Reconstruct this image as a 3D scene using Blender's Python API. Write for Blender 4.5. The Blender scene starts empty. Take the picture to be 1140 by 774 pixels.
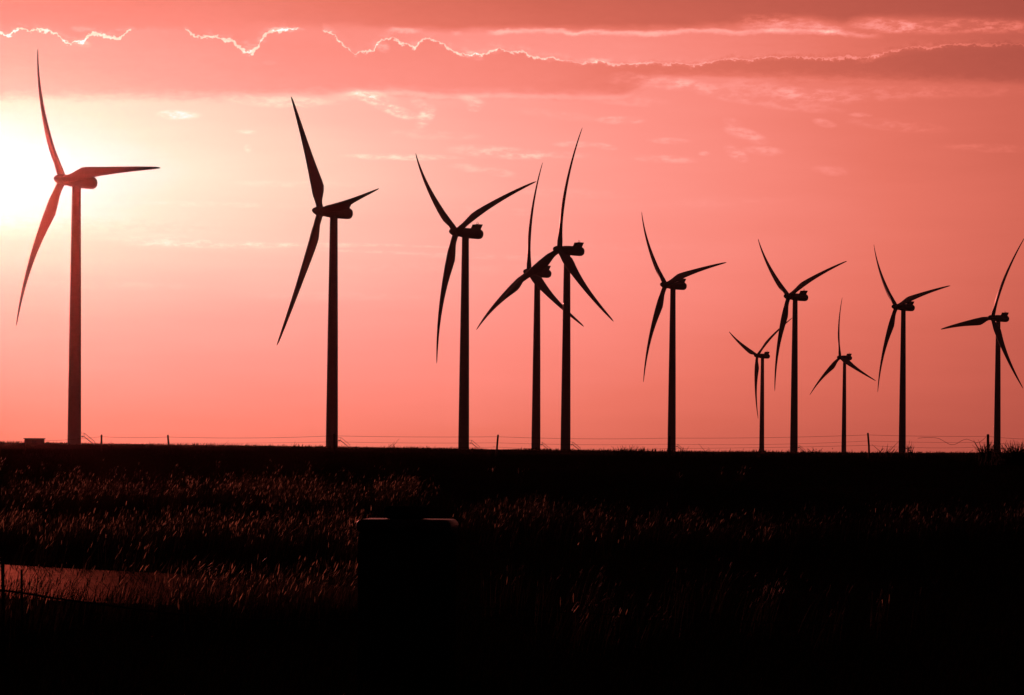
import bpy, bmesh, math, random
import numpy as np
from mathutils import Vector, Matrix

SC = bpy.context.scene
COL = SC.collection
R = math.radians
rng = np.random.default_rng(7)
random.seed(7)

# ------------------------------------------------------------------ camera
F = 3000.0            # focal length in pixels of the 1140 px wide photograph
ROLL = 0.0087         # the photographer held the camera slightly tilted
CAM_Z = 2.4
HX, HY = 570.0, 506.0 # where the optical axis (level) meets the picture
cam_d = bpy.data.cameras.new('camera')
cam = bpy.data.objects.new('camera', cam_d); COL.objects.link(cam)
cam.location = (0, 0, CAM_Z)
cam.rotation_euler = (R(90), -ROLL, 0)
cam_d.sensor_width = 36.0
cam_d.lens = 36.0 * F / 1140.0
cam_d.shift_y = (HY - 387.0) / 1140.0
cam_d.clip_start = 0.5
cam_d.clip_end = 40000.0
SC.camera = cam

def unroll(X, Y):
    x, y = X - HX, Y - HY
    c, s = math.cos(ROLL), math.sin(ROLL)
    return x * c + y * s, -x * s + y * c

def at(X, Y, d):
    """the point of the place seen at a photograph position, d metres away"""
    x, y = unroll(X, Y)
    return Vector((x / F * d, d, CAM_Z - y / F * d))

def sky_angle(X, Y):
    """azimuth and elevation (in units of 1/3000 rad) of a photograph position"""
    x, y = unroll(X, Y)
    return math.atan2(x, F) * F, math.atan2(-y, math.hypot(x, F)) * F

# ------------------------------------------------------------------ view
SC.view_settings.view_transform = 'Standard'
SC.view_settings.look = 'None'
SC.view_settings.exposure = 0.0
SC.view_settings.gamma = 1.0
SC.view_settings.use_curve_mapping = False
SC.cycles.use_denoising = True
SC.cycles.max_bounces = 6
SC.cycles.volume_bounces = 0
SC.cycles.transparent_max_bounces = 16

# ------------------------------------------------------------------ sun
SUN_U, SUN_V = sky_angle(-14, 196)
SUN_AZ, SUN_EL = SUN_U / F, SUN_V / F
to_sun = Vector((math.sin(SUN_AZ) * math.cos(SUN_EL), math.cos(SUN_AZ) * math.cos(SUN_EL), math.sin(SUN_EL)))
sun_d = bpy.data.lights.new('sun', 'SUN')
sun_d.energy = 2.6
sun_d.angle = R(0.6)
sun_d.color = (1.0, 0.205, 0.165)
sun = bpy.data.objects.new('sun', sun_d); COL.objects.link(sun)
sun.rotation_euler = to_sun.to_track_quat('Z', 'Y').to_euler()

# ------------------------------------------------------------------ node helper
def lin(c):
    return tuple(((v / 255) / 12.92 if v / 255 <= 0.04045 else ((v / 255 + 0.055) / 1.055) ** 2.4) for v in c) + (1.0,)

class Nodes:
    def __init__(self, tree):
        self.t = tree
    def new(self, typ, **kw):
        n = self.t.nodes.new(typ)
        for k, v in kw.items(): setattr(n, k, v)
        return n
    def put(self, sock, v):
        if isinstance(v, S): self.t.links.new(v.s, sock)
        else: sock.default_value = v
    def math(self, op, *a, clamp=False):
        n = self.new('ShaderNodeMath', operation=op, use_clamp=clamp)
        for i, v in enumerate(a): self.put(n.inputs[i], v)
        return S(self, n.outputs[0])
    def noise(self, vec, scale=1.0, detail=3.0, rough=0.55):
        n = self.new('ShaderNodeTexNoise')
        self.put(n.inputs['Vector'], vec)
        n.inputs['Scale'].default_value = scale
        n.inputs['Detail'].default_value = detail
        n.inputs['Roughness'].default_value = rough
        return S(self, n.outputs[0])
    def vec(self, x, y, z=0.0):
        n = self.new('ShaderNodeCombineXYZ')
        for i, v in enumerate((x, y, z)): self.put(n.inputs[i], v)
        return S(self, n.outputs[0])
    def step(self, v, a, b):            # smooth 0..1 while v goes a..b
        n = self.new('ShaderNodeMapRange', interpolation_type='SMOOTHSTEP')
        self.put(n.inputs[0], v); self.put(n.inputs[1], a); self.put(n.inputs[2], b)
        n.inputs[3].default_value = 0.0; n.inputs[4].default_value = 1.0
        return S(self, n.outputs[0])
    def curve(self, x, pts, x0, x1, y0, y1):
        """piecewise linear function through pts"""
        n = self.new('ShaderNodeFloatCurve')
        c = n.mapping.curves[0]
        pts = sorted(pts)
        q = [((a - x0) / (x1 - x0), (b - y0) / (y1 - y0)) for a, b in pts]
        while len(c.points) < len(q): c.points.new(0.5, 0.5)
        for p, v in zip(c.points, q):
            p.location = v; p.handle_type = 'VECTOR'
        n.mapping.use_clip = False
        n.mapping.extend = 'HORIZONTAL'
        n.mapping.update()
        u = self.math('DIVIDE', self.math('SUBTRACT', x, x0), x1 - x0, clamp=True)
        self.put(n.inputs['Value'], u)
        return S(self, n.outputs[0]) * (y1 - y0) + y0

class S:
    def __init__(self, nd, s): self.nd, self.s = nd, s
    def __add__(self, o): return self.nd.math('ADD', self, o)
    __radd__ = __add__
    def __sub__(self, o): return self.nd.math('SUBTRACT', self, o)
    def __rsub__(self, o): return self.nd.math('SUBTRACT', o, self)
    def __mul__(self, o): return self.nd.math('MULTIPLY', self, o)
    __rmul__ = __mul__
    def __truediv__(self, o): return self.nd.math('DIVIDE', self, o)
    def abs(self): return self.nd.math('ABSOLUTE', self)
    def clamp(self): return self.nd.math('ADD', self, 0.0, clamp=True)

# ------------------------------------------------------------------ world: sunset sky with cloud banks
world = bpy.data.worlds.new('World'); SC.world = world
world.use_nodes = True
wt = world.node_tree; wt.nodes.clear()
W = Nodes(wt)
tc = W.new('ShaderNodeTexCoord')
sep = W.new('ShaderNodeSeparateXYZ'); wt.links.new(tc.outputs['Generated'], sep.inputs[0])
dx, dy, dz = (S(W, sep.outputs[i]) for i in range(3))
U = W.math('ARCTAN2', dx, dy) * F                       # azimuth
V = W.math('ARCSINE', W.math('MINIMUM', W.math('MAXIMUM', dz, -1.0), 1.0)) * F   # elevation

# glow of the low sun, stretched along the horizon: everything below is a shift of this distance
gu = U - SUN_U
gv0 = V - SUN_V
gv = gv0 * 2.65 + W.math('MINIMUM', gv0 + 60.0, 0.0) * 0.6
rho = W.math('SQRT', gu * gu + gv * gv)

uvs = lambda s1, s2, z: W.vec(U / s1, V / s2, z)
n_big = W.noise(uvs(150, 22, 1.3), 1.0, 4, 0.6)         # long soft streaks
n_mid = W.noise(uvs(34, 11, 5.1), 1.0, 4, 0.6)          # wisps
n_jag = W.noise(uvs(10, 8, 9.7), 1.0, 3, 0.65)          # ragged edges
n_fine = W.noise(uvs(3.6, 3.0, 3.3), 1.0, 1, 0.5)
n_wisp = W.noise(uvs(20, 7, 2.9), 1.0, 5, 0.68)
n_haze = W.noise(uvs(420, 60, 7.7), 1.0, 2, 0.5)

def A(pts): return [sky_angle(*p) for p in pts]
edge_a = [(-60,38),(-30,36),(0,35.5),(4,39),(9,40.8),(14.5,35.5),(20,32),(26,32),(33,36.3),(39.5,32),(52.6,33.7),(63,37.6),(69,43.4),(73.7,47.4),(79.7,49.5),(83,46.8),(93.4,45.3),(96,41.6),(102.6,37.4),(113,37.6),(120,40.3),(131.6,43.4),(138,39.5),(142,33),(170,30),(206,32),(209,34),(216,39.5),(224,42),(231.6,39.5),(242,41.6),(252,44.7),(258,44.2),(263,50),(271,56.6),(276,60),(283,55.8),(288,52),(290,46),(294,40),(300,36),(318,33),(340,32),(361.6,34),(369.5,37),(380,48.7),(388,55),(394.5,62),(401,58),(411.6,56.6),(417,56.6),(418,50),(424.7,44.7)]
edge_b = [(424.7,44.7),(436.6,42),(445.8,47.4),(461.6,52.6),(468,46),(474.7,43.4),(488,46.8),(498.4,52.6),(506,58),(517,60.5),(523.4,63),(527,60),(536.6,62),(543,59),(546,56.6),(555,54.5),(561.6,56.6),(570.5,59),(580,57),(589,62),(603,65),(610,66),(615,64.5),(624.5,67),(647,70.5),(665,68),(689,72.4),(707,71),(728,69.7),(744,71.6),(755,70.5),(770.5,73),(784,69.7)]
edge_c = [(784,69.7),(797,67.6),(813,65),(834,67),(840,65.8),(861,64),(893,64),(924,65.8),(945,62.6),(961,65.8),(977,61.8),(998,55.8),(1019,51.8),(1035,54),(1050.5,50.5),(1069,49.5),(1098,50.5),(1119,49),(1140,50.5),(1220,47),(1330,52)]
ea, eb, ec = A(edge_a), A(edge_b), A(edge_c)
Ea = W.curve(U, ea, ea[0][0], ea[-1][0], 400, 500)
Eb = W.curve(U, eb, eb[0][0], eb[-1][0], 400, 500)
Ec = W.curve(U, ec, ec[0][0], ec[-1][0], 400, 500)
s1 = W.math('GREATER_THAN', U, ea[-1][0]); s2 = W.math('GREATER_THAN', U, eb[-1][0])
E1 = Ea * (1.0 - s1) + Eb * (s1 * (1.0 - s2)) + Ec * s2
def along(pts):                                          # a value that varies with azimuth
    q = [(sky_angle(x, 50)[0], y) for x, y in pts]
    lo, hi = min(y for _, y in pts), max(y for _, y in pts)
    return W.curve(U, q, q[0][0], q[-1][0], lo, hi)
t1 = V - E1 + (n_jag - 0.5) * 6.0 + (n_fine - 0.5) * 6.5
# --- cloud bank under the silver edge: soft lower edge
e2 = A([(-300,112),(0,108),(150,107),(250,108),(371,104),(435,100),(487,105),(560,104),(620,106),(696,106),(728,88),(760,86),(860,86),(960,88),(1140,92),(1400,96)])
E2 = W.curve(U, e2, e2[0][0], e2[-1][0], 350, 450)
t2 = V - E2 + (n_wisp - 0.5) * 16.0
bank_low = W.step(t2, -9.0, 10.0)
bank_dens = along([(-700, 200), (0, 205), (300, 260), (600, 210), (720, 215), (900, 200), (1140, 215), (1700, 210)])
soft = along([(0, 3.0), (600, 3.0), (760, 5.0), (1140, 7.0), (1400, 7.0)])
above = W.step(t1, soft * -1.0, soft)
gap_dens = along([(-700, 200), (0, 290), (230, 330), (350, 250), (420, 200), (520, 40), (700, -40), (900, -20), (1140, 80), (1700, 150)])
# --- top bank
e3 = A([(-300,34),(0,30),(300,30),(430,33),(500,36),(560,34),(700,35),(830,30),(900,22),(940,28),(960,21),(1000,20),(1140,24),(1400,22)])
E3 = W.curve(U, e3, e3[0][0], e3[-1][0], 400, 520)
t3 = V - E3 + (n_mid - 0.5) * 9.0
top_m = W.step(t3, -4.0, 9.0)
top_dens = along([(-700, 200), (0, 330), (250, 345), (450, 370), (600, 360), (900, 260), (1140, 230), (1700, 230)])
shift = bank_low * bank_dens
shift = shift * (1.0 - above) + gap_dens * above
shift = shift * (1.0 - top_m) + top_dens * top_m
# the banks thin out well above the picture
high = W.step(V, 700.0, 1500.0)
shift = shift * (1.0 - high * 0.6)
# --- silver lining
lw = along([(-60, 1.5), (60, 1.6), (141, 1.9), (146, 0.0), (204, 0.0), (209, 1.6), (255, 1.2), (262, 3.0), (290, 2.6), (330, 1.8), (335, 0.0), (359, 0.0), (363, 1.4), (500, 1.5), (620, 1.3), (640, 0.7), (700, 1.1), (900, 1.0), (960, 1.6), (1140, 0.9), (1400, 0.0)])
la = along([(-60, 430), (141, 430), (300, 440), (380, 440), (620, 400), (700, 320), (900, 260), (1140, 200), (1400, 150)])
wmod = lw * (n_mid * 1.6 + n_jag * 2.2 - 1.15) + (n_fine - 0.5) * 0.8
line = 1.0 - W.step(t1.abs() - wmod, -0.7, 0.7)
line = line * W.step(lw, 0.1, 0.8)
shift = shift - line * la
# soft, uneven glow where the edge dissolves into thin cloud
halo = W.step(t1, 13.0, 0.5) * W.step(t1, -4.0, 1.0) * W.step(n_wisp * 0.6 + n_jag * 0.4, 0.44, 0.66)
shift = shift - halo * la * 0.42 * W.step(lw, 0.1, 0.8)
skirt = W.step(t1, -16.0, -1.0) * (1.0 - above) * W.step(n_wisp, 0.5, 0.75)
shift = shift - skirt * la * 0.16
shift = shift + (n_wisp - 0.5) * bank_low * 70.0
# --- bright underside of the top bank
rim_a = along([(400, 0), (428, 0), (440, 330), (460, 330), (472, 0), (500, 0), (508, 180), (516, 0), (540, 0), (552, 300), (620, 330), (760, 300), (900, 290), (960, 250), (985, 0)])
e4 = A([(400,34),(440,33),(470,34),(510,36.5),(545,36.3),(586,33.7),(626,34.2),(636,37.4),(665,34.7),(697,37.4),(728,37.4),(760,34.7),(786,33.7),(823,36.3),(860,34.2),(935,35.5),(955,39.5),(1000,40)])
E4 = W.curve(U, e4, e4[0][0], e4[-1][0], 430, 500)
t4 = V - E4 + (n_jag - 0.5) * 5.0 + (n_wisp - 0.5) * 7.0
rim = W.step(t4, -5.0 , 0.0) * W.step(t4, 3.6, 0.2)
shift = shift - rim * rim_a * (0.15 + 1.6 * n_mid)
# --- bright lower rim of the middle bank
rim2_a = along([(360, 0), (380, 60), (440, 110), (620, 110), (700, 90), (714, 60), (730, 70), (900, 40), (1140, 10)])
rim2 = 1.0 - W.step((V - E2 + 2.0 + (n_jag - 0.5) * 4.0).abs(), 0.5, 4.5)
shift = shift - rim2 * rim2_a

# --- wisps: (x, y, half width, half height, slope, strength)
wisps = [(318,32.5,22,3,0.0,230),(278,50,12,9,-0.3,150),(292,42,7,8,0.0,140),(424,51,11,7,0.3,230),(527,62,12,5,0.2,230),(547,57,13,4,0.0,190),(612,66,11,3,0.0,220),(664,68,15,4,0.0,110),(86,47,16,5,0.2,160),(140,32,12,4,0.0,160),(700,112,50,7,0.05,70),(480,150,60,6,0.03,50),(620,128,50,6,0.1,45),(880,118,60,6,0.1,60),(1000,140,60,7,0.1,45),(640,215,80,6,0.03,35),(800,225,80,6,-0.03,35),(560,235,60,5,0.05,35),(330,205,80,5,0.0,30),(250,228,90,4,0.0,30),(380,330,120,5,0.0,22),(700,275,90,5,0.0,25),
         (198,128,26,6,0.0,130),(90,32,12,4,0.0,150),(263,108,24,7,0.05,110),(320,112,60,9,0.0,120),(400,107,34,7,0.0,80),(415,108,34,8,0.2,120),(424,116,34,8,0.45,140),(446,125,24,7,0.3,130),(468,118,12,9,0.5,100),
         (474,130,12,11,-0.6,190),(525,112,16,6,0.2,130),(528,120,9,5,0.0,120),(300,70,9,3,0.0,60),(275,147,14,3,0.0,90),(276,165,5,5,0.0,80),
         (445,175,70,4,0.0,140),(555,170,60,8,0.06,120),(610,173,48,5,0.0,90),(520,187,22,5,0.12,80),(555,192,22,5,0.12,80),(640,161,26,4,0.0,100),(672,163,16,4,0.15,90),
         (690,134,30,5,0.0,100),(745,157,26,4,0.03,80),(740,177,40,5,0.05,80),(784,171,7,3,0.0,100),(815,136,12,5,0.1,90),(830,150,26,8,0.3,110),(820,171,14,8,0.4,120),(850,168,24,6,0.05,90),(918,137,14,5,0.2,100),(958,128,14,3,0.05,60),(925,190,22,6,0.1,50),
         (1100,165,60,5,0.05,50),(740,92,40,9,0.1,150),(790,100,50,9,0.25,150),(850,100,60,11,0.15,130),(905,107,50,9,0.1,120),(980,104,90,10,0.0,80),(1090,100,80,9,0.0,60),(700,88,26,9,0.0,100),
         (240,272,100,5,0.0,70),(340,273,80,3,0.0,60),(430,273,90,2,0.02,70),(430,281,90,2,0.02,60),(180,268,60,9,0.0,40),(100,252,170,12,0.0,-25),(520,285,60,4,0.0,45),(600,288,70,4,0.0,35),(130,318,120,5,0.0,25),(500,300,140,8,0.0,22),
         (850,26,36,10,0.1,190),(895,27,44,9,0.2,190),(930,33,30,7,0.1,170),(985,28,44,9,0.1,230),(1060,29,90,10,0.0,200),(1170,30,90,9,0.0,160),(975,63,24,5,-0.3,120),(1020,55,40,5,-0.2,60)]
wsum = None
for X, Y, a, b, sl, st in wisps:
    cu, cv = sky_angle(X, Y)
    p = (U - cu) / float(a)
    q = (V - cv + (U - cu) * sl) / float(b)
    m = 1.0 - W.step(p * p + q * q, 0.0, 1.3)
    if X > 660 and 115 < Y < 210: st *= 1.6
    w = m * float(st)
    wsum = w if wsum is None else wsum + w
shift = shift - wsum * (0.18 + 1.25 * W.step(n_wisp * 0.7 + n_mid * 0.3, 0.42, 0.62))
# the clear air under the sun's own thin cloud deck is a shade deeper
deck = A([(-300,262),(0,258),(80,255),(160,262),(300,276),(480,282),(900,290)])
Ed = W.curve(U, deck, deck[0][0], deck[-1][0], 150, 300)
shift = shift + W.step(V - Ed + (n_mid - 0.5) * 12.0, 14.0, -14.0) * along([(-700, 20), (-100, 90), (0, 100), (150, 60), (350, 25), (520, 0)])
# faint streaks everywhere
shift = shift - (n_big - 0.5) * 55.0 - (n_haze - 0.5) * 90.0
pos = W.math('MAXIMUM', rho + shift, 0.0)

ramp = W.new('ShaderNodeValToRGB')
ramp.color_ramp.interpolation = 'LINEAR'
DOM = 5000.0
stops = [(0,(255,255,255)),(85,(254,253,252)),(140,(254,246,234)),(210,(254,233,209)),(310,(255,212,190)),(440,(255,187,171)),(575,(255,164,152)),(720,(253,146,135)),(860,(245,132,119)),(1000,(230,115,99)),(1150,(211,101,85)),(1306,(190,88,74)),(1600,(155,68,58)),(2000,(118,51,44)),(2800,(74,32,29)),(3800,(44,20,20)),(5000,(26,13,15))]
cr = ramp.color_ramp
while len(cr.elements) < len(stops): cr.elements.new(0.5)
for e, (p, c) in zip(cr.elements, stops):
    e.position = p / DOM; e.color = lin(c)
W.put(ramp.inputs[0], pos / DOM)
# dusk light of the rest of the dome
nishita = W.new('ShaderNodeTexSky', sky_type='NISHITA', sun_disc=False)
nishita.sun_elevation = SUN_EL
nishita.sun_rotation = SUN_AZ
bg1 = W.new('ShaderNodeBackground'); bg1.inputs['Strength'].default_value = 1.0
# the lowest air is a slightly cooler pink
tint = W.new('ShaderNodeMix', data_type='RGBA', blend_type='MULTIPLY')
tint.inputs['B'].default_value = (1.0, 0.94, 1.0, 1)
W.put(tint.inputs['Factor'], W.step(V, 330.0, 0.0))
wt.links.new(ramp.outputs[0], tint.inputs['A'])
wt.links.new(tint.outputs['Result'], bg1.inputs['Color'])
bg2 = W.new('ShaderNodeBackground'); bg2.inputs['Strength'].default_value = 0.001
wt.links.new(nishita.outputs[0], bg2.inputs['Color'])
add = W.new('ShaderNodeAddShader'); out = W.new('ShaderNodeOutputWorld')
wt.links.new(bg1.outputs[0], add.inputs[0]); wt.links.new(bg2.outputs[0], add.inputs[1])
wt.links.new(add.outputs[0], out.inputs['Surface'])
world.cycles.sampling_method = 'MANUAL'
world.cycles.sample_map_resolution = 1024

# ------------------------------------------------------------------ materials
def mat(name, base, rough=0.6, spec=0.5, metal=0.0, noise=None, bump=0.0, trans=0.0, scale=4.0):
    m = bpy.data.materials.new(name); m.use_nodes = True
    t = m.node_tree; N = Nodes(t)
    b = t.nodes['Principled BSDF']; o = t.nodes['Material Output']
    b.inputs['Roughness'].default_value = rough
    b.inputs['Specular IOR Level'].default_value = spec
    b.inputs['Metallic'].default_value = metal
    b.inputs['Base Color'].default_value = (*base, 1)
    if noise:
        c = N.new('ShaderNodeTexCoord')
        n = N.new('ShaderNodeTexNoise'); n.inputs['Scale'].default_value = scale; n.inputs['Detail'].default_value = 5
        t.links.new(c.outputs['Object'], n.inputs['Vector'])
        r = N.new('ShaderNodeValToRGB')
        r.color_ramp.elements[0].position = 0.3; r.color_ramp.elements[1].position = 0.7
        r.color_ramp.elements[0].color = (*base, 1); r.color_ramp.elements[1].color = (*noise, 1)
        t.links.new(n.outputs[0], r.inputs[0]); t.links.new(r.outputs[0], b.inputs['Base Color'])
        if bump:
            bm_ = N.new('ShaderNodeBump'); bm_.inputs['Strength'].default_value = bump; bm_.inputs['Distance'].default_value = 0.05
            t.links.new(n.outputs[0], bm_.inputs['Height']); t.links.new(bm_.outputs[0], b.inputs['Normal'])
    if trans:
        tr = N.new('ShaderNodeBsdfTranslucent'); tr.inputs[0].default_value = (*base, 1)
        mx = N.new('ShaderNodeMixShader'); mx.inputs[0].default_value = trans
        t.links.new(b.outputs[0], mx.inputs[1]); t.links.new(tr.outputs[0], mx.inputs[2])
        t.links.new(mx.outputs[0], o.inputs['Surface'])
    return m

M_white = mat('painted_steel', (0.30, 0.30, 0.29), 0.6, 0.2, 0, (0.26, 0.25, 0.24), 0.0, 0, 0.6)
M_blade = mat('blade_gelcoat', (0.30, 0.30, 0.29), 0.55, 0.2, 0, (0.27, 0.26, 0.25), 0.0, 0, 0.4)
M_dark = mat('dark_steel', (0.03, 0.03, 0.03), 0.5, 0.08, 0, (0.02, 0.018, 0.016), 0, 0, 8)
M_galv = mat('galvanised_steel', (0.16, 0.16, 0.16), 0.5, 0.4, 0.5, (0.1, 0.1, 0.1), 0, 0, 8)
M_wood = mat('weathered_wood', (0.07, 0.055, 0.045), 0.9, 0.1, 0, (0.04, 0.03, 0.025), 0.5, 0, 12)
M_wire = mat('rusty_wire', (0.03, 0.02, 0.017), 1.0, 0.0, 0, (0.03, 0.02, 0.02), 0, 0, 20)
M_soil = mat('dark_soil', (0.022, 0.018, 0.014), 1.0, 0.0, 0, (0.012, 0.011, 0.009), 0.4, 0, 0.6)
M_track = mat('packed_dirt', (0.05, 0.033, 0.026), 1.0, 0.0, 0, (0.035, 0.024, 0.019), 0.25, 0, 3.0)
_t = M_track.node_tree                                  # a damp film that glints towards the low sun
_g = _t.nodes.new('ShaderNodeBsdfGlossy'); _g.inputs['Roughness'].default_value = 0.5; _g.inputs['Color'].default_value = (0.5, 0.29, 0.21, 1)
_m = _t.nodes.new('ShaderNodeMixShader'); _m.inputs[0].default_value = 0.036
_b = _t.nodes['Principled BSDF']
if _b.inputs['Normal'].links: _t.links.new(_b.inputs['Normal'].links[0].from_socket, _g.inputs['Normal'])
_t.links.new(_b.outputs[0], _m.inputs[1]); _t.links.new(_g.outputs[0], _m.inputs[2])
_t.links.new(_m.outputs[0], _t.nodes['Material Output'].inputs['Surface'])
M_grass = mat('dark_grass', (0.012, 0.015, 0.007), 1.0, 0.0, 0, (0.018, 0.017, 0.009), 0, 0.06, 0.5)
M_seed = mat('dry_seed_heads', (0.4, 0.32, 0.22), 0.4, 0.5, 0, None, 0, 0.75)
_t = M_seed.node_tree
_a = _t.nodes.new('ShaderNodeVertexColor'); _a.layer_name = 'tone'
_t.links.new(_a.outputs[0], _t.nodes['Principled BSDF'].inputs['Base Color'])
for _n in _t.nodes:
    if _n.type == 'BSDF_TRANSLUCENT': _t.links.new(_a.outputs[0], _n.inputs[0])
M_weed = mat('dry_weed', (0.03, 0.026, 0.016), 0.9, 0.03, 0, (0.02, 0.017, 0.01), 0, 0.2, 3)
M_cab = mat('dark_green_paint', (0.018, 0.024, 0.02), 0.9, 0.0, 0, (0.012, 0.016, 0.014), 0, 0, 5)
M_roof = mat('shed_roof', (0.12, 0.1, 0.09), 0.7, 0.3, 0, (0.08, 0.07, 0.06), 0, 0, 2)

# ------------------------------------------------------------------ terrain
SKYX = np.array([-2000, -900, -570, -200, -60, 170, 430, 540, 900, 2000], float)
SKYP = np.array([7.0, 8.5, 8.5, 6.6, 5.6, 4.8, 5.3, 6.6, 6.0, 5.5])
ND = np.array([-600, -40, -12, 6, 14, 25, 38, 52, 67, 100, 150, 205], float)
NZ = np.array([-4.0, -2.6, -1.5, -1.55, -2.25, -2.3, -2.22, -2.12, -1.95, -1.25, -0.68, -0.2])
def terrain_rel(x, y):
    d = np.asarray(y, float); x = np.asarray(x, float)
    near = np.interp(d, ND, NZ)
    dd = np.maximum(d, 60.0)
    xi = np.clip(x / dd * F, -2000, 2000)
    ridge = np.interp(xi, SKYX, SKYP) * dd / F
    k = np.clip((d - 160) / (620 - 160), 0, 1); k = k * k * (3 - 2 * k)
    farz = ridge * (0.55 + 0.45 * np.clip(d / 1300, 0, 1))
    z = near * (1 - k) + farz * k
    drop = np.clip((d - 1450) / 550, 0, 1); drop = drop * drop * (3 - 2 * drop)
    z = z - drop * (farz + 1.5) - np.clip(d - 2000, 0, None) * 0.006
    # gentle hummocks
    am = np.clip((d - 15) / 60, 0, 1) * np.clip(1 - (d - 300) / 400, 0.15, 1)
    z = z + am * (0.10 * np.sin(x * 0.11 + 1.0) * np.sin(d * 0.083) + 0.05 * np.sin(x * 0.37 + d * 0.21) )
    return z
def axis(knots):
    out = []
    for a, b, s in knots:
        n = max(1, int(round((b - a) / s)))
        out += list(np.linspace(a, b, n, endpoint=False))
    out.append(knots[-1][1]); return np.array(out)
GY = axis([(-600, -60, 60), (-60, 0, 6), (0, 120, 1.5), (120, 320, 4), (320, 800, 15), (800, 2000, 40), (2000, 4500, 250)])
gx = axis([(0, 30, 1.5), (30, 100, 5), (100, 400, 20), (400, 1200, 80), (1200, 3000, 600)])
GX = np.concatenate([-gx[::-1], gx[1:]])
GZ = CAM_Z + terrain_rel(GX[None, :], GY[:, None])
def ground_z(x, y):
    x = np.asarray(x, float); y = np.asarray(y, float)
    i = np.clip(np.searchsorted(GY, y) - 1, 0, len(GY) - 2); j = np.clip(np.searchsorted(GX, x) - 1, 0, len(GX) - 2)
    ty = (y - GY[i]) / (GY[i + 1] - GY[i]); tx = (x - GX[j]) / (GX[j + 1] - GX[j])
    return (GZ[i, j] * (1 - tx) + GZ[i, j + 1] * tx) * (1 - ty) + (GZ[i + 1, j] * (1 - tx) + GZ[i + 1, j + 1] * tx) * ty
def on_ground(X, Y, lo=16.0, hi=260.0):
    """distances and points on the ground for photograph positions (arrays)"""
    X = np.asarray(X, float); Y = np.asarray(Y, float)
    c, s = math.cos(ROLL), math.sin(ROLL)
    x = (X - HX) * c + (Y - HY) * s; y = -(X - HX) * s + (Y - HY) * c
    a = np.full(X.shape, lo); b = np.full(X.shape, hi)
    for _ in range(40):
        m = (a + b) / 2
        v = (CAM_Z - ground_z(x / F * m, m)) / m * F
        nearer = v > y
        a = np.where(nearer, m, a); b = np.where(nearer, b, m)
    return x / F * a, a

# ------------------------------------------------------------------ mesh helpers
def link(name, me, m=None, parent=None):
    o = bpy.data.objects.new(name, me); COL.objects.link(o)
    if m is not None and not me.materials: me.materials.append(m)
    if parent is not None: o.parent = parent
    return o
def obj(name, bm, m, parent=None, smooth=True):
    bmesh.ops.recalc_face_normals(bm, faces=bm.faces)
    me = bpy.data.meshes.new(name); bm.to_mesh(me); bm.free()
    if smooth:
        for p in me.polygons: p.use_smooth = True
        try: me.set_sharp_from_angle(angle=R(40))
        except Exception: pass
    return link(name, me, m, parent)
def arrays_mesh(name, verts, quads, m, kind=None):
    me = bpy.data.meshes.new(name)
    me.vertices.add(len(verts)); me.vertices.foreach_set('co', np.ascontiguousarray(verts, dtype=np.float32).ravel())
    n = len(quads)
    me.loops.add(n * 4); me.polygons.add(n)
    me.loops.foreach_set('vertex_index', np.ascontiguousarray(quads, dtype=np.int32).ravel())
    me.polygons.foreach_set('loop_start', np.arange(0, n * 4, 4, dtype=np.int32))
    me.polygons.foreach_set('loop_total', np.full(n, 4, dtype=np.int32))
    me.polygons.foreach_set('use_smooth', np.ones(n, dtype=bool))
    me.update(calc_edges=True); me.validate()
    o = link(name, me, m)
    if kind: o['kind'] = kind
    return o
def thing(name, label, cat, loc, rotz=0.0, group=None):
    o = bpy.data.objects.new(name, None); COL.objects.link(o)
    o.location = loc; o.rotation_euler = (0, 0, rotz)
    o['label'] = label; o['category'] = cat
    if group: o['group'] = group
    return o
def rings(bm, rs, cap0=True, cap1=True):
    """loft a list of vertex rings"""
    vs = [[bm.verts.new(p) for p in r] for r in rs]
    n = len(vs[0])
    for a, b in zip(vs, vs[1:]):
        for i in range(n):
            bm.faces.new((a[i], a[(i + 1) % n], b[(i + 1) % n], b[i]))
    if cap0: bm.faces.new(vs[0][::-1])
    if cap1: bm.faces.new(vs[-1])
def tube(bm, pts, r, n=6):
    pts = [Vector(p) for p in pts]; rs = []
    for i, p in enumerate(pts):
        d = (pts[min(i + 1, len(pts) - 1)] - pts[max(i - 1, 0)]).normalized()
        a = d.orthogonal().normalized() if abs(d.z) > 0.9 else d.cross(Vector((0, 0, 1))).normalized()
        b = d.cross(a)
        rr = r[i] if isinstance(r, (list, tuple)) else r
        rs.append([p + a * (rr * math.cos(2 * math.pi * k / n)) + b * (rr * math.sin(2 * math.pi * k / n)) for k in range(n)])
    rings(bm, rs)
def box(bm, lo, hi, bev=0.0):
    x0, y0, z0 = lo; x1, y1, z1 = hi
    v = [bm.verts.new(p) for p in ((x0,y0,z0),(x1,y0,z0),(x1,y1,z0),(x0,y1,z0),(x0,y0,z1),(x1,y0,z1),(x1,y1,z1),(x0,y1,z1))]
    fs = [bm.faces.new([v[i] for i in f]) for f in ((3,2,1,0),(4,5,6,7),(0,1,5,4),(1,2,6,5),(2,3,7,6),(3,0,4,7))]
    if bev:
        es = list({e for f in fs for e in f.edges})
        bmesh.ops.bevel(bm, geom=es, offset=bev, segments=3, affect='EDGES', profile=0.5)

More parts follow.
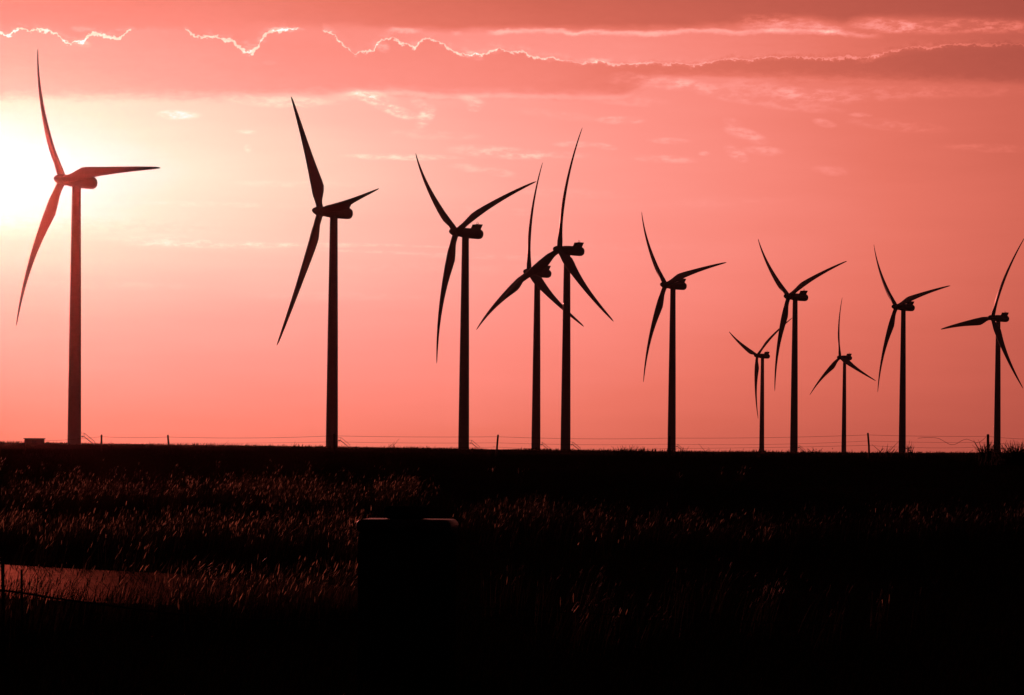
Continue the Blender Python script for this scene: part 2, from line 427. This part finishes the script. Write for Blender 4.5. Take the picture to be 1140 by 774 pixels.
# ------------------------------------------------------------------ ground sheet
ny, nx = GZ.shape
gv_ = np.stack([np.broadcast_to(GX[None, :], GZ.shape), np.broadcast_to(GY[:, None], GZ.shape), GZ], -1).reshape(-1, 3)
idx = np.arange(ny * nx).reshape(ny, nx)
gq = np.stack([idx[:-1, :-1], idx[:-1, 1:], idx[1:, 1:], idx[1:, :-1]], -1).reshape(-1, 4)
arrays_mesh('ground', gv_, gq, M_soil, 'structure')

# dirt track crossing the near field from the left
tx = np.linspace(-60, -0.9, 90)
def track_edges(x):
    far = np.interp(x, [-60, -9.5, -2.8, -0.9], [52.0, 49.6, 43.6, 40.6]) + 0.25 * np.sin(x * 0.9)
    near = np.interp(x, [-60, -7.6, -2.4, -0.9], [42.0, 39.5, 37.5, 39.8]) + 0.3 * np.sin(x * 0.7 + 1)
    return far, near
tf, tn = track_edges(tx)
K = 14
tv = np.zeros((len(tx), K, 3))
for k in range(K):
    f = k / (K - 1); yy = tn * (1 - f) + tf * f
    rut = -0.02 * (math.exp(-((f - 0.33) / 0.06) ** 2) + math.exp(-((f - 0.67) / 0.06) ** 2))
    tv[:, k, 0] = tx; tv[:, k, 1] = yy; tv[:, k, 2] = ground_z(tx, yy) + 0.035 + rut
idx = np.arange(len(tx) * K).reshape(len(tx), K)
arrays_mesh('dirt_track', tv.reshape(-1, 3), np.stack([idx[:-1, :-1], idx[1:, :-1], idx[1:, 1:], idx[:-1, 1:]], -1).reshape(-1, 4), M_track, 'structure')

# ------------------------------------------------------------------ wind turbines
BLADE = 46.5
def blade_mesh(c1, c2, pitch):
    bm = bmesh.new(); rs = []
    S_ = [0.02, 0.045, 0.07, 0.10, 0.135, 0.17, 0.21, 0.26, 0.32, 0.40, 0.48, 0.56, 0.64, 0.72, 0.80, 0.87, 0.93, 0.97, 0.99, 1.0]
    for s in S_:
        chord = float(np.interp(s, [0, .07, .10, .15, .20, .25, .32, .45, .6, .75, .9, .97, .99, 1], [2.1, 2.1, 2.5, 3.55, 4.05, 3.95, 3.5, 2.7, 2.0, 1.45, .95, .6, .35, .1]))
        thick = float(np.interp(s, [0, .07, .12, .2, .3, .5, .8, 1], [2.1, 2.05, 1.7, 1.2, .8, .45, .2, .05]))
        beta = R(pitch + float(np.interp(s, [0, .1, .2, .35, .6, 1], [20, 20, 18, 12, 7, 3])))
        circ = float(np.interp(s, [0, .07, .2, 1], [1, 1, 0, 0]))
        ua = BLADE * (c1 * s + c2 * s * s)
        le = Vector((-math.sin(beta), math.cos(beta)))     # (axis, tangent): towards the leading edge
        nr = Vector((math.cos(beta), math.sin(beta)))
        ring = []
        n = 16
        for k in range(n):
            a = 2 * math.pi * k / n
            # aerofoil-like section, rounded nose, thin tail
            c = math.cos(a); h = math.sin(a)
            taper = (1.0 - (1 - circ) * 0.75 * (0.5 - 0.5 * c) ** 1.3)
            cc = (c * 0.5 - (1 - circ) * 0.20) * chord
            hh = h * 0.5 * thick * taper
            p = le * cc + nr * hh
            ring.append((p.x + ua, p.y, s * BLADE))         # local: x axis downwind, y tangent, z span
        rs.append(ring)
    rings(bm, rs)
    bmesh.ops.recalc_face_normals(bm, faces=bm.faces)
    me = bpy.data.meshes.new('blade'); bm.to_mesh(me); bm.free()
    for p in me.polygons: p.use_smooth = True
    me.materials.append(M_blade)
    return me
ME_BLADE = blade_mesh(-0.135, 0.18, 0.0)
ME_IDLE = blade_mesh(-0.02, -0.03, 94.0)      # the feathered, unloaded blades of the second machine

def lathe_x(bm, prof, n=24, sz=1.0):
    """profile of (x, radius) about the x axis"""
    rs = [[(x, r * math.cos(2 * math.pi * k / n), r * math.sin(2 * math.pi * k / n) * sz) for k in range(n)] for x, r in prof]
    rings(bm, rs)
def finish(bm, name, m):
    bmesh.ops.recalc_face_normals(bm, faces=bm.faces)
    me = bpy.data.meshes.new(name); bm.to_mesh(me); bm.free()
    for p in me.polygons: p.use_smooth = True
    try: me.set_sharp_from_angle(angle=R(38))
    except Exception: pass
    me.materials.append(m); return me
# spinner, local x: rotor plane at 0, nose at -2.9
bm = bmesh.new()
lathe_x(bm, [(-2.95, 0.12), (-2.8, 0.42), (-2.4, 0.82), (-1.8, 1.15), (-1.2, 1.38), (-0.4, 1.5), (0.6, 1.52), (1.15, 1.45), (1.25, 1.2)])
ME_SPIN = finish(bm, 'spinner', M_blade)
# nacelle, local x from the rotor plane: rounded tube that swells towards the rear
bm = bmesh.new()
lathe_x(bm, [(1.2, 1.25), (1.5, 1.5), (2.6, 1.66), (4.0, 1.76), (6.5, 1.82), (9.0, 1.78), (9.9, 1.66), (10.4, 1.35), (10.7, 0.8), (10.8, 0.3)], 28)
ME_NAC = finish(bm, 'nacelle', M_white)
# cooler frame on the tail: two leaning cheek plates, a top plate
bm = bmesh.new()
vs = [bm.verts.new(p) for y in (-0.06, 0.06) for p in ((6.3, y, 1.0), (9.0, y, 1.0), (10.1, y, 3.35), (7.4, y, 3.35))]
for f in ((0,1,2,3),(7,6,5,4),(0,4,5,1),(1,5,6,2),(2,6,7,3),(3,7,4,0)): bm.faces.new([vs[i] for i in f])
ME_COOL = finish(bm, 'cooler_panel', M_white)
bm = bmesh.new(); box(bm, (7.25, -1.12, 2.65), (9.85, 1.12, 3.25), 0.05); ME_RAD = finish(bm, 'radiator', M_dark)
bm = bmesh.new(); tube(bm, [(8.6, 0.5, 3.2), (8.6, 0.5, 4.1), (8.75, 0.5, 4.22), (9.1, 0.5, 4.22)], [0.05, 0.05, 0.06, 0.08]); ME_VANE = finish(bm, 'wind_vane', M_dark)
bm = bmesh.new(); tube(bm, [(8.6, -0.5, 3.2), (8.6, -0.5, 3.6), (8.6, -0.5, 3.65), (8.6, -0.5, 3.9)], [0.05, 0.05, 0.12, 0.12], 8); ME_ANEM = finish(bm, 'anemometer', M_dark)

TURB = [  # ideal hub position in picture units from the optical axis, distance, rotor angle, yaw, upwind overhang, tip deflection
 (-502.5,-301.5,756,-30.1,40.5,4.38,0.043),
 (-215.3,-268.8,840,-33.7,28.2,4.49,-0.050),
 (-64.1,-247.0,936,-48.1,33.9,3.77,0.044),
 (17.3,-203.0,1124,1.1,33.6,4.15,0.045),
 (51.0,-228.4,1014,7.6,32.0,3.31,0.045),
 (169.4,-190.2,1213,-39.5,28.5,3.87,0.045),
 (272.1,-112.3,1968,-65.1,29.7,5.72,0.044),
 (306.6,-178.5,1300,-48.5,27.6,3.65,0.045),
 (364.3,-111.1,2032,-6.6,30.7,4.24,0.045),
 (426.5,-167.9,1394,-40.9,24.2,4.22,0.044),
 (533.4,-156.7,1435,24.9,29.0,3.94,0.045)]
TLAB = ["largest and leftmost wind turbine, tinted red against the white glow of the sun",
 "black wind turbine second from the left with a short blade lying just above its nacelle",
 "black wind turbine with two blades raised in a V, just left of the overlapping pair",
 "smaller turbine of the overlapping pair, standing left with one blade pointing straight up",
 "taller turbine of the overlapping pair, its low left blade passing behind the smaller nacelle",
 "mid sized turbine standing alone in the open gap right of the overlapping pair",
 "small distant turbine with a Y of blades, half crossed by a bigger turbine's blade",
 "mid sized turbine with a wide V of blades beside the small distant Y shaped turbine",
 "small distant turbine with one blade straight up, between two bigger turbines on the right",
 "turbine with a near level right blade, second from the right edge",
 "rightmost turbine with one blade pointing left and its top blade at the picture's edge"]
TAU = R(4.6)
for ti, ((hx, hy, d, th, psi, over, tipu), lab) in enumerate(zip(TURB, TLAB)):
    hub = Vector((hx / F * d, d, CAM_Z - hy / F * d))
    yaw = R(psi)
    over = min(max(over, 3.4), 4.6)
    base = hub + Vector((math.cos(yaw) * over, math.sin(yaw) * over, 0))
    gz = float(ground_z(base.x, base.y))
    H = hub.z - gz
    t = thing('wind_turbine', lab, 'wind turbine', (base.x, base.y, gz), yaw, 'wind turbines along the ridge')
    top = H - 1.25
    bm = bmesh.new(); n = 40; rs = []
    for f, r in ((-0.02, 1.9), (0.0, 1.9), (0.03, 1.88), (0.15, 1.82), (0.3, 1.72), (0.331, 1.70), (0.5, 1.6), (0.66, 1.47), (0.8, 1.36), (0.93, 1.26), (1.0, 1.22)):
        rs.append([(r * math.cos(2 * math.pi * k / n), r * math.sin(2 * math.pi * k / n), f * top) for k in range(n)])
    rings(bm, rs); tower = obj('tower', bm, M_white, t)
    for zz, r in ((top * 0.331, 1.70), (top * 0.66, 1.47)):
        bm = bmesh.new()
        rings(bm, [[(q * math.cos(2 * math.pi * k / n), q * math.sin(2 * math.pi * k / n), z) for k in range(n)] for q, z in ((r + .004, zz - .12), (r + .05, zz - .1), (r + .05, zz + .1), (r + .002, zz + .12))])
        obj('flange_ring', bm, M_white, tower)
    # nacelle group: bedded on the tower head, rotor tilted back
    rot = Matrix.Translation((-over, 0, H)) @ Matrix.Rotation(TAU, 4, 'Y')
    flat = Matrix.Translation((-over, 0, H)) @ Matrix.Rotation(R(1.5), 4, 'Y')
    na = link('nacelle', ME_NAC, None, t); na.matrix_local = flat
    for q in (-1.19, 1.19):
        link('cooler_panel', ME_COOL, None, na).location = (0, q, 0)
    for nm, me in (('radiator', ME_RAD), ('wind_vane', ME_VANE), ('anemometer', ME_ANEM)):
        link(nm, me, None, na)
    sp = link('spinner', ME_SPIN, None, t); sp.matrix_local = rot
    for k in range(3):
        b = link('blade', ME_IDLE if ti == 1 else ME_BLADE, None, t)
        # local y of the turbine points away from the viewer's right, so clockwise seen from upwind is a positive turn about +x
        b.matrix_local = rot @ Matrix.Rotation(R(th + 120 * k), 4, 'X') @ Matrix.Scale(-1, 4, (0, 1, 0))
    # entrance stairs on the lee side of the tower foot
    sa = -yaw + R(4)
    bm = bmesh.new(); L = 2.9; hgt = 2.3
    dirv = Vector((math.cos(sa), math.sin(sa), 0)); sd = Vector((-dirv.y, dirv.x, 0))
    b0 = dirv * 1.85
    for s in (-0.45, 0.45):
        tube(bm, [b0 + sd * s + Vector((0, 0, hgt)), b0 + dirv * 0.9 + sd * s + Vector((0, 0, hgt)), b0 + dirv * (0.9 + L) + sd * s + Vector((0, 0, 0.0))], 0.11, 6)
    for i in range(9):
        f = (i + 0.5) / 9; c = b0 + dirv * (0.9 + L * f) + Vector((0, 0, hgt * (1 - f)))
        tube(bm, [c - sd * 0.45, c + sd * 0.45], 0.07, 4)
    tube(bm, [b0 + dirv * 0.45 - sd * 0.45 + Vector((0, 0, hgt)), b0 + dirv * 0.45 + sd * 0.45 + Vector((0, 0, hgt))], 0.3, 4)
    st = obj('stairs', bm, M_galv, t); st['kind'] = 'stuff'
    bm = bmesh.new()
    for s in (-0.47, 0.47):
        up = Vector((0, 0, 1.0))
        tube(bm, [b0 + sd * s + Vector((0, 0, hgt)) + up, b0 + dirv * 0.9 + sd * s + Vector((0, 0, hgt)) + up, b0 + dirv * (0.9 + L) + sd * s + up], 0.05, 5)
        for q, z in ((0.9, hgt), (0.9 + L, 0.0)):
            p = b0 + dirv * q + sd * s + Vector((0, 0, z)); tube(bm, [p, p + up], 0.04, 5)
    obj('handrail', bm, M_galv, st)['kind'] = 'stuff'

# ------------------------------------------------------------------ low shed on the skyline
p = at(38.5, 493, 700); gz = float(ground_z(p.x, p.y))
top = at(38.5, 489.3, 700).z
hh = max(top - gz, 1.6)
t = thing('shed', 'low flat roofed shed on the skyline left of the biggest turbine', 'shed', (p.x, p.y, gz), R(8))
bm = bmesh.new(); box(bm, (-2.5, -1.6, -0.2), (2.5, 1.6, hh - 0.25)); obj('wall', bm, M_wood, t, False)
bm = bmesh.new(); box(bm, (-2.8, -1.9, hh - 0.25), (2.8, 1.9, hh)); obj('roof', bm, M_roof, t, False)
bm = bmesh.new(); box(bm, (-0.6, -1.66, 0.0), (0.6, -1.603, hh * 0.62)); obj('door', bm, M_dark, t, False)

# ------------------------------------------------------------------ field fence on the rise
FD = 205.0
posts = [(27.5, 489, 0.05), (113, 484, 0.0), (188, 484.3, -0.08), (372, 483, 0.0), (553, 484, 0.1), (745, 485.5, 0.02), (968, 482, -0.12), (1100, 483.5, 0.0), (1165, 486, 0.05)]
fence = thing('wire_fence', 'old post and wire field fence strung along the rise below the turbines', 'fence', (0, 0, 0))
tops = []
for X, Y, lean in posts:
    p = at(X, Y, FD); g = float(ground_z(p.x, p.y))
    h = max(p.z - g, 0.9)
    bm = bmesh.new(); r = 0.075 if X < 1000 else 0.11
    tube(bm, [(0, 0, -0.4), (lean * 0.3, 0, h * 0.5), (lean, 0.02, h - 0.04), (lean * 1.02, 0.02, h)], [r * 1.1, r, r * 0.95, r * 0.7], 9)
    o = obj('post', bm, M_wood, fence); o.location = (p.x, FD, g)
    tops.append(Vector((p.x + lean, FD, g + h)))
for lvl, rad in ((0.16, 0.010), (0.62, 0.008), (0.95, 0.009)):
    bm = bmesh.new(); pts = []
    for a, b in zip(tops, tops[1:]):
        sag = random.uniform(0.04, 0.16)
        for i in range(10):
            f = i / 10
            q = a.lerp(b, f); q = q - Vector((0, 0.09, lvl + sag * 4 * f * (1 - f)))
            g = float(ground_z(q.x, q.y)); q.z = max(q.z, g + 0.12)
            pts.append(q)
    pts = [pts[0] + Vector((-12, 0, 0))] + pts
    tube(bm, pts, rad, 4); obj('wire', bm, M_wire, fence)
# slack broken wire curling between the two right hand posts
bm = bmesh.new()
cp = [(1022, 488), (1032, 487.2), (1044, 488), (1052, 492), (1058, 495), (1064, 494.5), (1070, 491), (1076, 489), (1082, 491), (1088, 493), (1094, 490), (1098, 486)]
P = [at(x, y, FD - 0.3) for x, y in cp]; pts = []
for i in range(len(P) - 1):
    a, b, c, e = P[max(i - 1, 0)], P[i], P[i + 1], P[min(i + 2, len(P) - 1)]
    for j in range(5):
        f = j / 5
        pts.append(0.5 * ((2 * b) + (c - a) * f + (2 * a - 5 * b + 4 * c - e) * f * f + (3 * b - a - 3 * c + e) * f ** 3))
tube(bm, pts, 0.013, 4); obj('slack_wire', bm, M_wire, fence)

# near fence wire drooping across the foreground, tied to thin steel stakes and to the cabinet
nf = thing('near_fence', 'slack dark fence wire drooping across the foreground in front of the dirt track', 'fence', (0, 0, 0))
ND_ = 30.0
def strand(cp, d, rad, name):
    P = [at(x, y, d) for x, y in cp]; pts = []
    for i in range(len(P) - 1):
        a, b, c, e = P[max(i - 1, 0)], P[i], P[i + 1], P[min(i + 2, len(P) - 1)]
        for j in range(6):
            f = j / 6
            pts.append(0.5 * ((2 * b) + (c - a) * f + (2 * a - 5 * b + 4 * c - e) * f * f + (3 * b - a - 3 * c + e) * f ** 3))
    pts.append(P[-1]); bm = bmesh.new(); tube(bm, pts, rad, 6); return obj(name, bm, M_wire, nf)
strand([(-160, 640), (0, 657), (60, 666), (120, 674), (200, 684), (290, 690), (400, 690)], ND_, 0.013, 'wire')
strand([(520, 676), (612, 681), (690, 685), (766, 690), (860, 693), (960, 694), (1180, 690)], ND_, 0.006, 'wire')
for X, Y, r in ((-160, 622, 0.03), (3, 627, 0.022), (24, 634, 0.014), (1180, 672, 0.03)):
    p = at(X, Y, ND_); g = float(ground_z(p.x, p.y)); bm = bmesh.new()
    tube(bm, [(0, 0, -0.3), (0.01, 0, (p.z - g) * 0.5), (0.0, 0, p.z - g)], r, 6)
    o = obj('stake', bm, M_wire, nf); o.location = (p.x, ND_, g)

# ------------------------------------------------------------------ dark cabinet in the foreground
CD = 26.0
p = at(454, 578, CD); g = float(ground_z(p.x, p.y)); hc = p.z - g
cab = thing('utility_cabinet', 'dark round shouldered metal cabinet standing in the foreground grass, only its lid edge lit', 'cabinet', (p.x, p.y, g), R(-6))
bm = bmesh.new(); box(bm, (-0.44, -0.30, -0.25), (0.44, 0.30, hc - 0.13), 0.03); obj('body', bm, M_cab, cab)
bm = bmesh.new(); box(bm, (-0.46, -0.33, hc - 0.127), (0.46, 0.33, hc), 0.055); obj('lid', bm, M_dark, cab)
bm = bmesh.new(); box(bm, (-0.22, -0.16, hc + 0.002), (0.19, 0.16, hc + 0.125), 0.05); obj('hood', bm, M_cab, cab)
for s in (-1, 1):
    bm = bmesh.new(); x0, x1 = sorted((s * 0.015, s * 0.40)); box(bm, (x0, -0.322, 0.16), (x1, -0.303, hc - 0.2), 0.006); dr = obj('door', bm, M_cab, cab)
    if s > 0:
        bm = bmesh.new(); box(bm, (0.035, -0.35, hc * 0.52), (0.06, -0.324, hc * 0.52 + 0.14), 0.005); obj('handle', bm, M_dark, dr)

# ------------------------------------------------------------------ grass
def ribbons(x, y, z, h, w, lean, az, curl, seg=3):
    """bent tapering blades; returns vertices and quads"""
    n = len(x); V_ = np.zeros((n, seg + 1, 2, 3))
    face = rng.uniform(0, math.pi, n)
    for s in range(seg + 1):
        f = s / seg
        off = lean * f + curl * f * f
        px = x + np.cos(az) * off * h; py = y + np.sin(az) * off * h
        pz = z + h * f * np.sqrt(np.clip(1 - 0.25 * (off ** 2), 0.2, 1))
        ww = w * (1 - f) ** 0.7 * 0.5 + 0.0006
        V_[:, s, 0] = np.stack([px - np.cos(face) * ww, py - np.sin(face) * ww, pz], -1)
        V_[:, s, 1] = np.stack([px + np.cos(face) * ww, py + np.sin(face) * ww, pz], -1)
    i = np.arange(n * (seg + 1) * 2).reshape(n, seg + 1, 2)
    q = np.stack([i[:, :-1, 0], i[:, :-1, 1], i[:, 1:, 1], i[:, 1:, 0]], -1).reshape(-1, 4)
    return V_.reshape(-1, 3), q
def join(parts):
    vs, qs, o = [], [], 0
    for v, q in parts:
        vs.append(v); qs.append(q + o); o += len(v)
    return np.concatenate(vs), np.concatenate(qs)
def stalks(x, y, z, h, lean, az, hl, hr):
    """thin stems that carry an elongated seed head; the head is a six sided spindle"""
    n = len(x)
    w = np.full(n, 0.006)
    sv, sq = ribbons(x, y, z, h, w * 1.6, lean, az, lean * 0.5, 3)
    dirx, diry = np.cos(az), np.sin(az)
    tx_, ty_ = x + dirx * lean * 1.5 * h, y + diry * lean * 1.5 * h
    off = lean * 1.5
    tz_ = z + h * np.sqrt(np.clip(1 - 0.25 * off ** 2, 0.2, 1))
    dl = np.clip(lean * 2.2, 0, 0.9); up = np.sqrt(1 - dl ** 2)
    prof = [(-0.15, 0.2), (0.15, 0.85), (0.45, 1.0), (0.8, 0.55), (1.0, 0.08)]
    m = 6; V_ = np.zeros((n, len(prof), m, 3))
    for a, (f, r) in enumerate(prof):
        for k in range(m):
            c, s = math.cos(2 * math.pi * k / m), math.sin(2 * math.pi * k / m)
            V_[:, a, k, 0] = tx_ + dirx * dl * hl * f + hr * r * c
            V_[:, a, k, 1] = ty_ + diry * dl * hl * f + hr * r * s
            V_[:, a, k, 2] = tz_ + up * hl * f
    i = np.arange(n * len(prof) * m).reshape(n, len(prof), m); j = np.roll(i, -1, axis=2)
    q = np.stack([i[:, :-1], j[:, :-1], j[:, 1:], i[:, 1:]], -1).reshape(-1, 4)
    global STEMS
    STEMS = len(sq)
    return join([(sv, sq), (V_.reshape(-1, 3), q)])

# pale seed grass grouped to stand in for sunlit bands: patches (centre x, y, half sizes, weight) as seen in the photograph, laid on the ground
patches = [(100,558,75,9,520),(30,566,40,8,120),(190,560,60,8,200),(290,556,60,11,620),(350,566,70,12,420),(440,560,36,10,300),
           (14,600,22,10,200),(75,608,45,8,200),(150,606,60,10,260),(230,600,50,12,260),(300,606,60,12,280),(370,602,40,12,260),(390,625,14,10,60),
           (585,582,50,12,420),(540,590,25,12,120),(660,600,60,14,260),(740,602,60,12,240),(830,608,70,12,200),(930,600,90,14,150),(1050,590,60,12,150),(1120,590,40,12,80),
           (260,690,70,12,220),(330,688,45,12,240),(200,694,50,8,120),(120,690,70,10,70),(20,700,28,16,110),(385,678,10,14,50),
           (560,682,28,12,50),(620,690,40,14,60),(690,715,60,22,110),(640,725,30,14,50),(760,690,60,18,70),(850,720,60,18,40),(980,710,90,18,40),
           (100,535,180,8,80),(450,540,300,8,60),(130,640,60,5,30),(60,632,60,4,30)]
xs, ys, la_, aa_, hs_, to_ = [], [], [], [], [], []
for X, Y, a, b, n in patches:
    side = 1.0 if X < 480 else (0.62 if Y < 625 else 0.3)  # painted falloff: plants farther from the sun get darker heads and lower counts
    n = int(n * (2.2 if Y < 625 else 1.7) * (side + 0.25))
    done = 0
    while done < n:                                     # tufts of a few plants that lean together
        k = min(n - done, 1 + int(rng.gamma(1.2, 4.0)))
        cx, cy = rng.normal(X, a * 0.62), rng.normal(Y, b * 0.62)
        near = max(0.4, (cy - 506) / 60)
        xs.append(rng.normal(cx, 4.2 * near ** 0.7, k)); ys.append(rng.normal(cy, 1.3 * near ** 0.6, k))
        la_.append(np.clip(rng.normal(0.17, 0.08) + rng.normal(0, 0.06, k), -0.05, 0.45)); aa_.append(rng.normal(0.15, 0.45) + rng.normal(0, 0.3, k))
        hs_.append(rng.uniform(0.75, 1.2) * rng.uniform(0.6, 1.15, k))
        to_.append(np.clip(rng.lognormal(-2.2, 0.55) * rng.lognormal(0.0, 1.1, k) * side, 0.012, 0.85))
        done += k
xs, ys, lean, az, hs, tone = (np.concatenate(v) for v in (xs, ys, la_, aa_, hs_, to_))
ok = ys > 520
xs, ys, lean, az, hs, tone = (v[ok] for v in (xs, ys, lean, az, hs, tone))
gx_, gy_ = on_ground(xs, ys)
n = len(gx_)
gz_ = ground_z(gx_, gy_)
near_k = np.clip((60 - gy_) / 25, 0, 1)
h = 0.5 * hs + near_k * 0.08
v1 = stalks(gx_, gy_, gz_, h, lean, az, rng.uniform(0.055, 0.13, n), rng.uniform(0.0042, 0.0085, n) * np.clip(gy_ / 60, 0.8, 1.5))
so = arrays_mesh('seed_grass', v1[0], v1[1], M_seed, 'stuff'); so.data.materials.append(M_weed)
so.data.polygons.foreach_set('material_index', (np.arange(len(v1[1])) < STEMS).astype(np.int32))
ca = so.data.color_attributes.new('tone', 'FLOAT_COLOR', 'POINT')      # each plant's own paleness and sparkle, plus backlight fading rightward painted in
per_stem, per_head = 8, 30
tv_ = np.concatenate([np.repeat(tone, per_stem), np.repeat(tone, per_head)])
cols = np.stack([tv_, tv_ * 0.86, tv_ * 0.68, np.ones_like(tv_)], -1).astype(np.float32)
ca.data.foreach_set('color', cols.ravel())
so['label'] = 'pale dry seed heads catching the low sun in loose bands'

# dark grass everywhere in the near field
n = 60000
d = 18 + (230 - 18) * rng.random(n) ** 1.25
lat = (rng.random(n) * 2 - 1) * (d * 0.23 + 2)
keep = np.ones(n, bool)
fe, ne = track_edges(np.clip(lat, -60, -0.9))
keep &= ~((d > ne + 0.3) & (d < fe - 0.2) & (lat < -0.9) & (rng.random(n) < 0.985))
d, lat = d[keep], lat[keep]; n = len(d)
parts = []
for k in range(4):
    jx, jy = lat + rng.normal(0, 0.10, n), d + rng.normal(0, 0.10, n)
    parts.append(ribbons(jx, jy, ground_z(jx, jy) - 0.02, rng.uniform(0.12, 0.42, n), 0.012 + d * 0.00012, np.clip(rng.normal(0.2, 0.15, n), -0.2, 0.6), rng.normal(0.2, 1.0, n), rng.uniform(0, 0.5, n), 2))
v2 = join(parts)
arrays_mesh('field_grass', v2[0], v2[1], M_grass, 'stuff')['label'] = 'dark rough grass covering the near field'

# thin dry stems along the rise, seen against the sky
n = 1500
X = rng.uniform(-40, 1180, n); dd = rng.uniform(185, 330, n)
lat = np.array([unroll(a, 500)[0] for a in X]) / F * dd
clump = 0.5 + 0.5 * np.sin(X * 0.05) * np.sin(X * 0.021 + 1)
keep = rng.random(n) < 0.25 + 0.7 * clump ** 2
lat, dd = lat[keep], dd[keep]; n = len(dd)
v3 = stalks(lat, dd, ground_z(lat, dd), rng.uniform(0.3, 0.75, n), np.clip(rng.normal(0.16, 0.1, n), -0.1, 0.4), rng.normal(0.3, 0.8, n), rng.uniform(0.05, 0.14, n), rng.uniform(0.012, 0.022, n))
n = 9000
dd = rng.uniform(190, 330, n); lat = rng.uniform(-0.2, 0.2, n) * dd * 1.1
v4 = ribbons(lat, dd, ground_z(lat, dd) - 0.02, rng.uniform(0.1, 0.34, n), np.full(n, 0.045), np.clip(rng.normal(0.15, 0.15, n), -0.2, 0.5), rng.normal(0.2, 1.0, n), rng.uniform(0, 0.4, n), 2)
n = 16000
dd = rng.uniform(620, 1450, n); lat = rng.uniform(-0.22, 0.22, n) * dd
tuft = np.sin(lat * 0.05) * np.sin(lat * 0.017 + dd * 0.01) + 0.6 * np.sin(lat * 0.23)
v6 = ribbons(lat, dd, ground_z(lat, dd) - 0.05, rng.uniform(0.15, 0.85, n) * np.clip(0.75 + 0.7 * tuft, 0.3, 2.2), rng.uniform(0.12, 0.4, n), np.clip(rng.normal(0.1, 0.2, n), -0.3, 0.5), rng.normal(0.2, 1.0, n), rng.uniform(0, 0.3, n), 2)
v5 = join([v3, v4, v6])
arrays_mesh('ridge_grass', v5[0], v5[1], M_weed, 'stuff')['label'] = 'thin dry grass stems along the rise against the sky'

# weeds one can tell apart on the skyline
def weed(X, Y, d, wpx, hpx, count, label, name='weed_clump', spread=0.5, rad=0.03):
    p = at(X, Y, d); g = float(ground_z(p.x, p.y))
    top = at(X, Y - hpx, d).z; h = max(top - g, 0.4); w = wpx / F * d
    bm = bmesh.new()
    for i in range(count):
        a = random.gauss(0, 0.36) * w; b = random.gauss(0, 0.3) * w * 0.6
        hh = h * random.uniform(0.35, 1.0) * (1 - 0.5 * min(1, abs(a) / w))
        ln = random.gauss(0.12, spread * 0.5); l2 = random.gauss(0, 0.2)
        pts = [(a, b, -0.1), (a + ln * hh * 0.4, b + l2 * hh * 0.4, hh * 0.5), (a + ln * hh, b + l2 * hh, hh)]
        tube(bm, pts, [rad, rad * 0.8, rad * 0.25], 4)
        if random.random() < 0.6:
            q = Vector(pts[1]); e = q + Vector((random.gauss(0.05, 0.2) * hh, random.gauss(0, 0.1) * hh, hh * random.uniform(0.15, 0.4)))
            tube(bm, [q, (q + e) / 2, e], [rad * 0.6, rad * 0.8, rad * 0.2], 4)
    t = thing(name, label, 'weed', (p.x, p.y, g), 0, 'weeds along the rise')
    obj('stems', bm, M_weed, t)['kind'] = 'stuff'
weed(1132, 504, 175, 46, 16, 320, 'dense spiky weed bush at the right edge of the skyline', 'weed_bush', 0.7, 0.032)
weed(1098, 504, 200, 14, 17, 90, 'leafy weed clump grown round the right hand fence post', spread=0.8)
weed(1011, 504, 203, 8, 18, 18, 'tall thin weed beside the tower second from the right', spread=0.5)
weed(985, 503, 205, 12, 12, 14, 'loose weed leaning right of the leaning fence post', spread=1.0)
weed(907, 503, 205, 12, 9, 16, 'starry low weed between two towers on the right', spread=1.6)
weed(700, 503, 208, 46, 9, 130, 'wide low tuft of weeds left of the lone mid field turbine', spread=0.8, rad=0.026)
weed(758, 503, 208, 10, 8, 18, 'short weed tuft just right of the lone mid field turbine', spread=0.8)
weed(792, 503, 206, 12, 11, 10, 'thin weed far right of the lone mid field turbine', spread=0.8, rad=0.022)
weed(432, 500, 206, 18, 12, 16, 'thin weeds between the second and third turbines', spread=0.7, rad=0.022)
weed(475, 500, 206, 10, 9, 10, 'faint weed left of the third turbine tower', spread=0.7, rad=0.022)
weed(326, 498, 206, 3, 14, 3, 'single tall stem left of the second turbine tower', 'tall_weed', 0.1, 0.024)
weed(122, 497, 206, 3, 15, 3, 'single tall stem beside the fence post right of the biggest turbine', 'tall_weed', 0.1, 0.026)
weed(168, 497, 206, 16, 8, 14, 'low weeds left of the leaning fence post near the biggest turbine', spread=0.8, rad=0.022)
weed(245, 498, 206, 12, 9, 8, 'thin leaning weeds midway between the two leftmost towers', spread=0.9, rad=0.022)
weed(845, 503, 206, 6, 10, 6, 'thin weed at the foot of the small distant turbine', spread=0.6, rad=0.022)

# ------------------------------------------------------------------ haze: still evening air
hm = bpy.data.materials.new('evening_haze'); hm.use_nodes = True
ht = hm.node_tree; ht.nodes.clear()
ho = ht.nodes.new('ShaderNodeOutputMaterial'); pv = ht.nodes.new('ShaderNodeVolumePrincipled')
pv.inputs['Color'].default_value = (1.0, 0.60, 0.55, 1)
pv.inputs['Density'].default_value = 0.0000042
pv.inputs['Anisotropy'].default_value = 0.962
ht.links.new(pv.outputs[0], ho.inputs['Volume'])
bm = bmesh.new(); box(bm, (-3050, -650, float(GZ.min()) - 1.0), (3050, 4550, 140.0))
hz = obj('haze', bm, hm, None, False); hz['kind'] = 'stuff'
